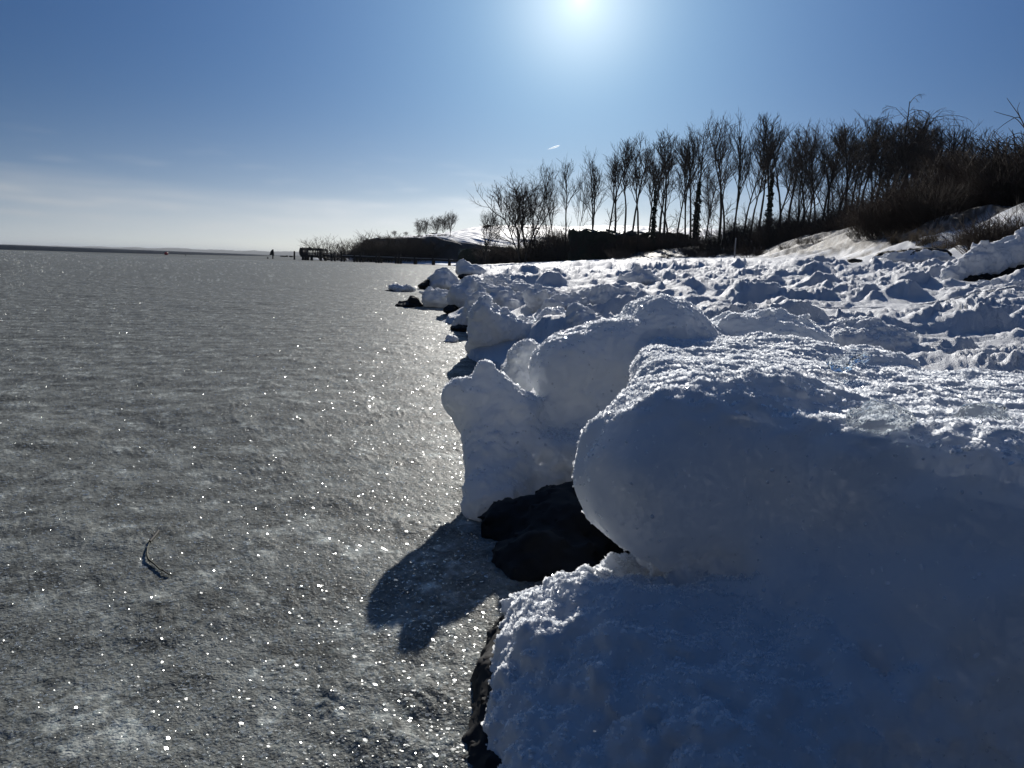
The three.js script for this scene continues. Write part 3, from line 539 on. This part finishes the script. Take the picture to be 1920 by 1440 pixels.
const ORD = ['leftmost', 'second', 'third', 'fourth', 'fifth', 'sixth', 'seventh', 'eighth', 'ninth', 'tenth', 'eleventh', 'twelfth', 'thirteenth', 'fourteenth', 'fifteenth', 'sixteenth', 'seventeenth', 'eighteenth', 'nineteenth', 'twentieth', 'twenty-first', 'twenty-second', 'twenty-third', 'twenty-fourth', 'twenty-fifth', 'twenty-sixth', 'twenty-seventh', 'twenty-eighth', 'twenty-ninth', 'thirtieth', 'thirty-first', 'thirty-second'];
// the row on the bluff, left to right: pixel of the foot, pixel of the top, distance, shape, width, extras
const ROW = [
  [1027, 322, 116, 8, 0.7], [1040, 302, 112, 5, 0.9], [1060, 292, 112, 11, 0.9], [1080, 330, 112, 5, 0.6], [1106, 280, 106, 12, 1.15], [1137, 268, 103, 4, 1.05], [1170, 257, 100, 2, 1.1], [1196, 250, 98, 0, 1.1],
  [1222, 262, 96, 2, 1, { ivy: 1 }], [1245, 246, 94, 1, 1.05], [1266, 252, 92, 5, 0.95], [1284, 240, 90, 3, 1], [1302, 223, 88, 11, 1.25, { ivy: 1 }], [1332, 300, 85, 8, 0.7], [1358, 208, 80, 5, 1], [1372, 212, 79, 12, 1], [1390, 225, 78, 5, 0.95],
  [1436, 212, 73, 2, 1.1, { ivy: 1 }], [1462, 236, 71, 0, 1.2], [1490, 228, 68, 6, 0.8], [1525, 240, 66, 5, 1.2], [1548, 228, 64, 3, 1.3], [1580, 232, 62, 1, 1.3], [1605, 224, 60, 2, 1.4], [1632, 222, 58, 11, 1.3], [1660, 220, 57, 7, 1.3], [1688, 206, 55, 7, 1.5], [1715, 216, 54, 2, 1.4], [1745, 228, 53, 6, 1.0], [1775, 240, 52, 12, 1.3], [1805, 256, 50, 6, 1.0], [1840, 262, 48, 3, 1.2],
];
ROW.forEach(([px, py, d, s, w, o], k) => tree(s, (o?.ivy ? 'ivy-clad tall bare tree, ' : s === 7 ? 'weeping bare tree, ' : s === 8 ? 'short crooked bare tree, ' : 'tall bare tree, ') + ORD[k] + ' from the left in the bluff row', px, py, d, k * 2.4, { wide: w, ...o }));
// second rank behind, seen between them
[[1215, 300, 112, 2], [1255, 290, 110, 5], [1320, 300, 104, 3], [1405, 280, 96, 2], [1450, 270, 92, 0], [1510, 262, 86, 3], [1565, 252, 80, 6], [1595, 250, 78, 2], [1620, 246, 76, 0], [1648, 240, 74, 3], [1675, 236, 72, 1], [1702, 232, 72, 2], [1732, 240, 70, 3], [1760, 248, 68, 0], [1790, 262, 66, 3], [1825, 275, 64, 6], [1865, 285, 60, 3], [1152, 285, 108, 11], [1184, 275, 106, 2], [1235, 270, 102, 11], [1292, 262, 96, 2], [1346, 250, 92, 11], [1420, 240, 84, 2], [1475, 245, 78, 11], [1505, 240, 74, 5], [1536, 238, 72, 2], [1560, 236, 70, 0], [1590, 234, 68, 11], [1618, 228, 66, 3], [1645, 226, 64, 2], [1672, 222, 62, 0], [1700, 222, 61, 11], [1725, 226, 60, 3], [1755, 236, 59, 2], [1785, 246, 57, 0]].forEach(([px, py, d, s], k) => tree(s, 'bare tree of the second rank showing between the bluff row trunks', px, py, d, k * 1.7 + 1, { wide: 1.25, name: 'background_tree', group: 'second rank of trees behind the bluff row' }));
// loose group at the left end and trees out on the field
tree(10, 'crooked leaning tree with a dark ivy clump beside the snowy field', 910, 382, 112, 2.2, { nest: 1, wide: 0.8, lean: -0.12, group: 'trees by the field' });
tree(10, 'broad spreading bare tree, left of the pair beside the field', 976, 322, 112, 0.4, { wide: 1.15, lean: -0.14, group: 'trees by the field' });
tree(6, 'broad spreading bare tree, right of the pair beside the field', 986, 312, 111, 2.6, { wide: 1.3, lean: 0.02, group: 'trees by the field' });
tree(4, 'slim forked bare tree just right of the spreading pair', 1004, 340, 112, 4, { wide: 0.9, lean: 0.05, group: 'trees by the field' });
tree(10, 'lone round-crowned bare tree standing on the white field', 844, 392, 150, 1.2, { wide: 0.95, group: 'trees on the field' });
tree(9, 'drooping birch at the left end of the field trees', 785, 409, 215, 0.4, { wide: 0.9, group: 'trees on the field' });
tree(9, 'second drooping birch among the far field trees', 799, 408, 215, 2.4, { wide: 0.9, group: 'trees on the field' });
tree(9, 'dense far tree between the birches and the lone tree', 818, 404, 215, 3.3, { wide: 1.3, group: 'trees on the field' });
tree(9, 'tallest of the dense far trees behind the lone tree', 830, 402, 214, 5, { wide: 1.4, group: 'trees on the field' });
tree(10, 'low round tree on the skyline above the headland, left one', 740, 431, 190, 5, { wide: 1.7, group: 'trees on the field' });
tree(10, 'low round tree on the skyline above the headland, right one', 760, 433, 190, 3, { wide: 1.6, group: 'trees on the field' });
tree(8, 'thin sapling left of the lone field tree', 833, 438, 150, 5, { wide: 0.6, group: 'trees on the field' });

// shrubs, about 3 m tall as built
function bareShrub(seed, stems, tall, reach) {
  const r = rng(seed), s = new Sticks();
  for (let k = 0; k < stems; k++) {
    const a = r() * 6.3, q = reach * Math.sqrt(r()) * 0.6, out = 0.25 + 0.9 * r(), d = V(Math.cos(a) * out, 1.1, Math.sin(a) * out), L = tall * (0.55 + 0.5 * r());
    const [p, w, e] = twist(r, V(Math.cos(a) * q, -0.2, Math.sin(a) * q), d, L, 4, 0.022, 0.01, 0.35, 0.35);
    s.tube(p, w, 3);
    for (let j = 0; j < 7; j++) { const i = 1 + Math.floor(r() * 3), [p2, w2] = twist(r, p[i], sideways(r, e, 0.4 + 0.6 * r()), L * (0.25 + 0.3 * r()), 2, 0.012, 0.006, 0.4, 0.3); s.tube(p2, w2, 3); for (let m = 0; m < 3; m++) { const [p3, w3] = twist(r, p2[1], sideways(r, e, 0.5 + 0.6 * r()), L * (0.12 + 0.14 * r()), 1, 0.008, 0.005, 0.3, 0.2); s.tube(p3, w3, 3); } }
  }
  return s.build();
}
const BUSH = [bareShrub(401, 46, 3, 2), bareShrub(402, 60, 3, 2.4), bareShrub(403, 40, 3, 1.6), bareShrub(404, 70, 3, 2.8), bareShrub(405, 30, 3, 0.9)];
function shrub(shape, label, px, pyTop, d, turn, o = {}) {
  const f = footAt(px, d), h = Math.max(0.4, P(px, pyTop, d).y - f.y), m = top(shade(new THREE.Mesh(BUSH[shape], M.bush)), o.name ?? 'shrub');
  m.position.copy(f); m.rotation.y = turn; const s = h / 2.9; m.scale.set(s * (o.wide ?? 1), s, s * (o.wide ?? 1));
  return tag(m, label, 'shrub', o.group ?? 'thicket shrubs on the bluff');
}
{
  const r = rng(51), topY = table([[1290, 448], [1330, 438], [1400, 420], [1500, 402], [1560, 386], [1650, 370], [1700, 360], [1780, 332], [1860, 302], [1930, 262], [2300, 200]]), far = table([[1290, 66], [1400, 56], [1500, 48], [1600, 42], [1700, 36], [1800, 31], [1900, 27], [2300, 22]]);
  for (let row = 0; row < 3; row++) for (let px = 1296 + row * 9; px < 2010; px += 20 + row * 4) shrub(Math.floor(r() * 4), 'leafless brown shrub in the dense thicket on the bluff', px, topY(px) + (row === 2 ? -4 : row === 0 ? 22 : 6) + (r() - 0.5) * 16, far(px) * (1 + 0.11 * row) + r() * 2, r() * 6, { wide: 1.1 + 0.5 * r() });
  for (let row = 0; row < 2; row++) for (let px = 925 + row * 8; px < 1300; px += 17 + row * 5) shrub(Math.floor(r() * 4), 'low leafless shrub below the trunks of the bluff trees', px, (px < 1015 ? 464 : 443) + (r() - 0.5) * 16 + row * -6, 121 - (px - 925) * 0.085 + row * 6 - r() * 3, r() * 6, { wide: 1.2, group: 'shrubs under the bluff trees' });
  for (let row = 0; row < 3; row++) for (let px = 690 + row * 7; px < 850; px += 15) shrub(Math.floor(r() * 4), 'dark shrub covering the headland slope behind the jetty', px, table([[690, 458], [730, 440], [800, 446], [850, 464]])(px) + r() * 9 - row * 2, 141 + row * 6 + r() * 4, r() * 6, { wide: 1.7, group: 'shrubs on the headland' });
}
{
  const r = rng(57);
  for (let px = 1625, k = 0; px < 1760; px += 15, k++) { const d = 31 - (px - 1625) * 0.033 + r() * 2.5, f = footAt(px, d, 430), hy = 0.9 + 1.1 * r(); const m = shrub(k % 4, 'low brown shrub on the lower edge of the thicket above the snow slope', px, 400, d, r() * 6, { wide: 1.2, name: 'edge_shrub', group: 'shrubs along the top of the snow slope' }); m.scale.set(hy / 2.6, hy / 2.9, hy / 2.6); }
  for (let k = 0; k < 9; k++) { const px = 1862 + k * 9 + r() * 8, d = 15.4 + r() * 2.2, m = shrub([2, 0, 4][k % 3], 'dark bramble bush on the near bluff slope by the right border', px, 400, d, r() * 6, { name: 'bramble_bush', group: 'bramble bushes on the near slope' }), q = 0.2 + 0.18 * r(); m.scale.set(q * 1.2, q, q * 1.2); }
}
shrub(4, 'pointed dark bush at the end of the headland, beside the jetty platform', 617, 446, 150, 1, { wide: 1.5, group: 'bushes by the jetty' });
shrub(1, 'broad rounded bush between the jetty and the dark headland', 661, 449, 150, 2, { wide: 1.1, group: 'bushes by the jetty' });
shrub(3, 'dark bush joining the broad one to the headland', 684, 460, 148, 4, { wide: 1.0, group: 'bushes by the jetty' });
shrub(0, 'low dark bush at the foot of the pointed bush', 630, 470, 150, 4, { wide: 1.6, group: 'bushes by the jetty' });
// weeds poking through the snow strip at the bluff's foot
[[1250, 474, 62], [1408, 462, 46], [1425, 466, 45], [1470, 464, 42], [1505, 458, 40], [1530, 462, 39], [1600, 455, 34], [1330, 470, 56], [1160, 462, 84]].forEach(([px, py, d], k) => shrub(k % 3 + (k % 2 ? 2 : 0), ['sparse dead weeds left of the wooden stake', 'dry weed tuft just right of the wooden stake', 'dark dry weed clump in front of the snow strip', 'sparse weeds midway along the snow strip', 'small weed tuft under the thicket edge', 'weed tuft on the snow strip, fourth right of the stake', 'thin weeds at the start of the snow slope', 'low weeds left of the stake near the thicket end', 'weeds on the far snow strip by the hedge'][k], px, py, d, k, { name: 'weed_clump', wide: 1.3, group: 'weeds in the snow' }));

// clipped hedges and far farm walls, dark against the snow
function hedge(label, px0, px1, pyTop, d, deep, o = {}) {
  const a = footAt(px0, d), b = footAt(px1, d), h = Math.max(0.7, P((px0 + px1) / 2, pyTop, d).y - Math.min(a.y, b.y)), w = b.x - a.x, r = rng(d * 7 + px0), g = new THREE.BoxGeometry(w, h, deep, Math.ceil(w / 0.5), Math.ceil(h / 0.4), Math.ceil(deep / 0.5)), p = g.attributes.position;
  for (let i = 0; i < p.count; i++) { const x = p.getX(i), y = p.getY(i), z = p.getZ(i), k = y > -h * 0.45 ? 1 : 0.3; p.setXYZ(i, x + 0.3 * n3(x, y, z), y + k * (0.45 * n3(x * 0.35, y, z + 5) + 0.25 * n3(x * 1.3, y, z)), z + 0.25 * n3(x + 9, y, z)); }
  g.deleteAttribute('uv'); g.computeVertexNormals();
  const t = thing(o.name ?? 'hedge', label, 'hedge', V((a.x + b.x) / 2, Math.min(a.y, b.y) - 0.3, -d), 'hedges');
  part('body', g.translate(0, h / 2, 0), M.ivy, t);
  part('foliage', leafCloud(d + px0, Math.min(2600, Math.ceil(w * h * 14)), (q) => V((q() - 0.5) * w, q() * (h + 0.15), (q() - 0.5) * (deep + 0.3)), 0.2), M.ivy, t);
  return t;
}
hedge('long dark clipped hedge under the tall trees of the bluff row', 1068, 1285, 433, 104, 3);
hedge('flat-topped far hedge behind the dense field trees', 806, 838, 437, 225, 3);
hedge('long low hedge crossing the skyline right of the lone field tree', 846, 884, 443, 225, 2);
hedge('thin dark hedge line low on the white field', 842, 905, 456, 178, 1.2);
hedge('dark hedge behind the spreading pair of trees', 905, 1010, 449, 205, 2);
hedge('low scrub hedge along the shore below the crooked tree', 862, 935, 468, 124, 3);

// ───────────────────────── jetty, posts, buoys ─────────────────────────
{
  const D = 116, at = (px, py) => P(px, py, D), j = thing('jetty', 'dark wooden bathing jetty on piles, reaching out over the ice', 'jetty', V(at(740, 485).x, 0, -D)), ox = j.position.x;
  const box = (name, x0, x1, y0, y1, z, w, m = M.wood, parent = j) => { const g = new THREE.BoxGeometry(Math.abs(x1 - x0), y1 - y0, w); g.translate((x0 + x1) / 2 - ox, (y0 + y1) / 2, z); return part(name, g, m, parent); };
  const xs = (px) => at(px, 482).x, x0 = xs(606), x1 = xs(862);
  box('deck_beam', x0, x1, 0.62, 0.84, 0.8, 0.14); box('deck_beam', x0, x1, 0.62, 0.84, -0.8, 0.14);
  for (let x = x0, k = 0; x < x1 - 0.1; x += 0.62, k++) box('plank', x, x + 0.58, 0.845, 0.895, 0, 1.9);
  for (const px of [625, 643, 667, 678, 708, 713, 744, 750, 779, 813, 843]) { const x = xs(px), hi = [643, 678, 708, 750].includes(px) ? 1.45 : px === 744 ? 1.3 : 1.05; const g = new THREE.CylinderGeometry(0.13, 0.15, hi + 0.4, 9); g.translate(x - ox, hi / 2 - 0.2, 1.03); part('pile', g, M.wood, j); const g2 = g.clone().translate(0, 0, -2.06); part('pile', g2, M.wood, j); }
  box('snow_strip', x0 + 3, x1 - 1, 0.9, 0.95, 0.2, 1.2, M.snow);
  box('cross_brace', xs(612), xs(625), 0.1, 0.22, 1.0, 0.1).rotation.z = 0.0;
  // platform at the seaward end with a boarded wind screen
  const a = xs(566), b = xs(608);
  box('platform_deck', a + 0.25, b, 0.45, 0.8, 0, 3.2); for (const [px, z] of [[573, 1.4], [578, 1.35], [589, 1.4], [606, 1.4], [573, -1.4], [606, -1.4]]) { const g = new THREE.CylinderGeometry(0.19, 0.21, 0.95, 10); g.translate(xs(px) - ox, 0.1, z); part('pile', g, M.wood, j); }
  for (let k = 0; k < 4; k++) box('screen_board', a + 0.2, b, 0.82 + k * 0.07 + k * 0.02, 0.885 + k * 0.09, 1.5, 0.05);
  for (let k = 0; k < 3; k++) box('screen_board', a + 0.1, b, 1.42 + k * 0.13, 1.54 + k * 0.13, 1.5, 0.06);
  for (const px of [568, 577, 583, 586, 590, 596, 600, 604, 607]) box('screen_post', xs(px) - 0.07, xs(px) + 0.07, 0.8, 1.62, 1.44, 0.05);
  for (let k = 0; k < 3; k++) box('screen_board', a + 0.1, b, 1.45 + k * 0.12, 1.555 + k * 0.12, -1.5, 0.06);
  const roll = new THREE.CylinderGeometry(0.3, 0.36, 2.9, 14); roll.rotateX(Math.PI / 2); roll.scale(1, 2.1, 1); roll.translate(a + 0.28 - ox, 1.18, 0); part('rolled_cover', roll, M.tarp, j);
  const lid = new THREE.SphereGeometry(0.16, 12, 8); lid.scale(1.6, 0.6, 1); lid.translate(xs(586) - ox, 1.85, 1.4); part('lamp_cap', lid, M.tarp, j);
}
function pile(label, px, pyTop, d, r) { const b = P(px, 480, d), h = P(px, pyTop, d).y, t = thing('mooring_post', label, 'post', V(b.x, 0, -d), 'mooring posts in the ice'), g = new THREE.LatheGeometry([[0, h], [r * 0.7, h], [r, h - 0.06], [r * 1.05, h * 0.5], [r * 1.1, -0.3]].map(([x, y]) => new THREE.Vector2(x, y)).reverse(), 10); part('post', g, M.wood, t); return t; }
{
  const t = pile('dark post with a furled black flag hanging from it, out on the ice', 511.6, 467.5, 118, 0.09), h = P(511, 467.5, 118).y;
  const s = new THREE.Shape(); s.moveTo(0.05, h - 0.02); s.quadraticCurveTo(-0.22, h - 0.15, -0.34, h - 0.5); s.lineTo(-0.46, h - 0.86); s.quadraticCurveTo(-0.2, h - 0.72, 0.16, h - 0.9); s.lineTo(0.12, h - 0.4); s.closePath();
  const g = new THREE.ExtrudeGeometry(s, { depth: 0.14, bevelEnabled: true, bevelThickness: 0.05, bevelSize: 0.04, bevelSegments: 2, curveSegments: 8 }); g.translate(0, 0, -0.07); part('flag', g, M.tarp, t);
  pile('plain dark post left of the jetty platform', 552, 470.8, 117, 0.12);
}
function buoy(label, px, py, d, r, m, name = 'buoy') {
  const t = thing(name, label, 'buoy', V(P(px, py, d).x, 0, -d), 'buoys frozen into the ice'), g = new THREE.SphereGeometry(r, 20, 14); g.translate(0, r * 0.75, 0); part('float', g, m, t);
  const e = new THREE.TorusGeometry(r * 0.22, r * 0.07, 8, 14); e.translate(0, r * 1.85, 0); part('ring', e, M.tarp, t); return t;
}
buoy('red ball buoy frozen in near the open water', 311.5, 477, 112, 0.26, M.red);
buoy('small black buoy just left of the flagged post', 502, 481, 116, 0.12, M.tarp);
buoy('tiny dark buoy right of the red one', 348, 479, 112, 0.07, M.tarp);
stone('rock', 'low dark reef stones on the horizon between the two posts', [blob(532, 480.5, 240, 7, 1.2, 0.8), blob(538, 480.2, 240, 2.4, 1.6, 0.5)], { cell: 0.12 });
stone('rock', 'dark reef stone next to the plain post on the horizon', [blob(546, 480.8, 240, 4, 1.5, 0.8)], { cell: 0.12 });

// wooden stake and small board at the bluff
{ const f = footAt(1378, 46), h = P(1378, 446, 46).y - f.y, t = thing('stake', 'thin wooden stake standing upright in front of the thicket', 'stake', f); part('stick', new THREE.CylinderGeometry(0.035, 0.045, h + 0.3, 8).translate(0, h / 2 - 0.15, 0), M.sign, t); }
{ const f = footAt(1136, 104), t = thing('notice_board', 'small grey notice board in front of the long hedge', 'sign', f), y = P(1136, 449, 104).y - f.y; part('post', new THREE.CylinderGeometry(0.05, 0.05, y + 0.3, 8).translate(0, y / 2 - 0.15, 0), M.wood, t); part('board', new THREE.BoxGeometry(0.45, 0.5, 0.04).translate(0, y - 0.25, 0.07), M.sign, t); }

// arching brambles at the right border, in front of the thicket
{
  const d = 13, t = thing('bramble', 'arching bare bramble canes reaching in from the right border', 'bramble', footAt(1990, d)), o = t.position;
  const cane = (pts, r0, r1) => { const s = new Sticks(), c = new THREE.CatmullRomCurve3(pts.map(([px, py, dd]) => P(px, py, dd ?? d).sub(o))).getPoints(26); s.tube(c, c.map((_, k) => lerp(r0, r1, k / 26)), 5); part('cane', s.build(), M.bush, t); };
  const root = [1985, 440];
  cane([root, [1950, 330], [1918, 230], [1888, 184]], 0.014, 0.004); cane([[1925, 245], [1904, 222], [1880, 214], [1864, 209]], 0.008, 0.003); cane([[1922, 240], [1910, 220], [1884, 232], [1860, 253]], 0.008, 0.003);
  cane([[1960, 330], [1920, 278], [1880, 268], [1816, 259]], 0.009, 0.003); cane([[1955, 320], [1915, 250], [1890, 258], [1862, 270]], 0.008, 0.003); cane([root, [1940, 350], [1930, 260], [1921, 190]], 0.012, 0.004);
  cane([[1915, 225], [1908, 205], [1912, 192]], 0.006, 0.003); cane([[1945, 330], [1926, 300], [1900, 296], [1872, 310]], 0.008, 0.003); cane([[1932, 290], [1908, 258], [1896, 262], [1880, 282]], 0.007, 0.003);
}
// dry grass on the bluff slope
function grassTuft(seed, n, tall) { const r = rng(seed), p = [], ix = []; for (let k = 0; k < n; k++) { const a = r() * 6.3, q = 0.22 * Math.sqrt(r()), x = Math.cos(a) * q, z = Math.sin(a) * q, b = r() * 6.3, bend = tall * (0.3 + 0.8 * r()), h = tall * (0.5 + 0.6 * r()), w = 0.006; const c = Math.cos(b), s = Math.sin(b); const m = p.length / 3; for (let i = 0; i < 3; i++) { const f = i / 2, X = x + c * bend * f * f, Z = z + s * bend * f * f, Y = h * f * (1 - 0.25 * f); const ww = w * (1 - f * 0.8); p.push(X - s * ww, Y, Z + c * ww, X + s * ww, Y, Z - c * ww); if (i) { const u = m + i * 2; ix.push(u - 2, u - 1, u + 1, u - 2, u + 1, u); } } } return geo(p, ix); }
const TUFT = [grassTuft(71, 150, 0.5), grassTuft(72, 200, 0.7), grassTuft(73, 120, 0.4)];
{
  const r = rng(76);
  for (const [px, py, d] of [[1750, 398, 24], [1735, 405, 24], [1720, 412, 25], [1765, 400, 23], [1790, 410, 22], [1815, 405, 21], [1850, 430, 17], [1862, 415, 17], [1870, 440, 16], [1880, 400, 17], [1895, 385, 17], [1908, 372, 17], [1842, 445, 17], [1855, 452, 16], [1830, 440, 18], [1915, 380, 16.5], [1890, 420, 16.5], [1770, 415, 22], [1700, 425, 26], [1680, 432, 27]]) {
    const f = P(px, py, d), m = top(shade(new THREE.Mesh(TUFT[Math.floor(r() * 3)], M.grass)), 'grass_tuft'); m.position.set(f.x, land(f.x, d) - 0.02, -d); m.rotation.y = r() * 6; m.scale.setScalar(0.6 + 0.5 * r()); tag(m, 'dry yellow grass tuft on the snowy bluff slope', 'grass', 'grass tufts on the bluff slope');
  }
}
// strand of seaweed frozen to the ice
{
  const c = G(283, 1045), t = thing('seaweed', 'black and olive strand of seaweed frozen onto the ice', 'seaweed', c);
  const strand = (name, pts, r0, r1, m, flat) => { const s = new Sticks(), q = new THREE.CatmullRomCurve3(pts.map(([px, py]) => { const v = G(px, py); v.y = iceHeight(v.x, -v.z) + 0.004; return v.sub(c); })).getPoints(20); s.tube(q, q.map((_, k) => lerp(r0, r1, k / 20)), 6); part(name, s.build(), m, t); };
  strand('stem', [[297, 1003], [291, 1010], [281, 1021]], 0.0036, 0.003, M.weed); strand('stub', [[292, 1008], [288, 1004], [286, 1003]], 0.001, 0.0007, M.weed);
  strand('blade', [[281, 1021], [277, 1032], [276, 1045], [279, 1055]], 0.0009, 0.0022, M.weedGreen); strand('blade', [[279, 1055], [290, 1063], [300, 1072], [306, 1076]], 0.0018, 0.0013, M.weedGreen); strand('tip', [[304, 1074], [311, 1079], [319, 1083]], 0.0012, 0.0013, M.weed);
}
// short vapour trail high in the sky
{
  const a = P(1026, 280.5, 9000), b = P(1050, 272.5, 9000), ax = b.clone().sub(a), n = 12, pos = [], idx = [];
  for (const up of [V(0, 1, 0), V(0, 0.3, 1)]) { const m = pos.length / 3, side = up.clone().cross(ax).normalize().cross(ax).normalize(); for (let k = 0; k <= n; k++) { const f = k / n, w = 8.5 * Math.pow(Math.sin(Math.PI * Math.pow(f, 1.6)), 0.7) + 0.5, c = ax.clone().multiplyScalar(f); pos.push(c.x + side.x * w, c.y + side.y * w, c.z + side.z * w, c.x - side.x * w, c.y - side.y * w, c.z - side.z * w); if (k) { const u = m + k * 2; idx.push(u - 2, u - 1, u + 1, u - 2, u + 1, u); } } }
  const m = top(shade(new THREE.Mesh(geo(pos, idx), M.cloud)), 'contrail_cloud'); m.position.copy(a); tag(m, 'short white vapour trail slanting above the trees', 'contrail');
}
//@@FAR1
//@@END
// thin winter haze over the water
scene.fog = new THREE.FogExp2(new THREE.Color(0.8, 0.87, 0.95), 0.00009);
renderer.render(scene, camera);
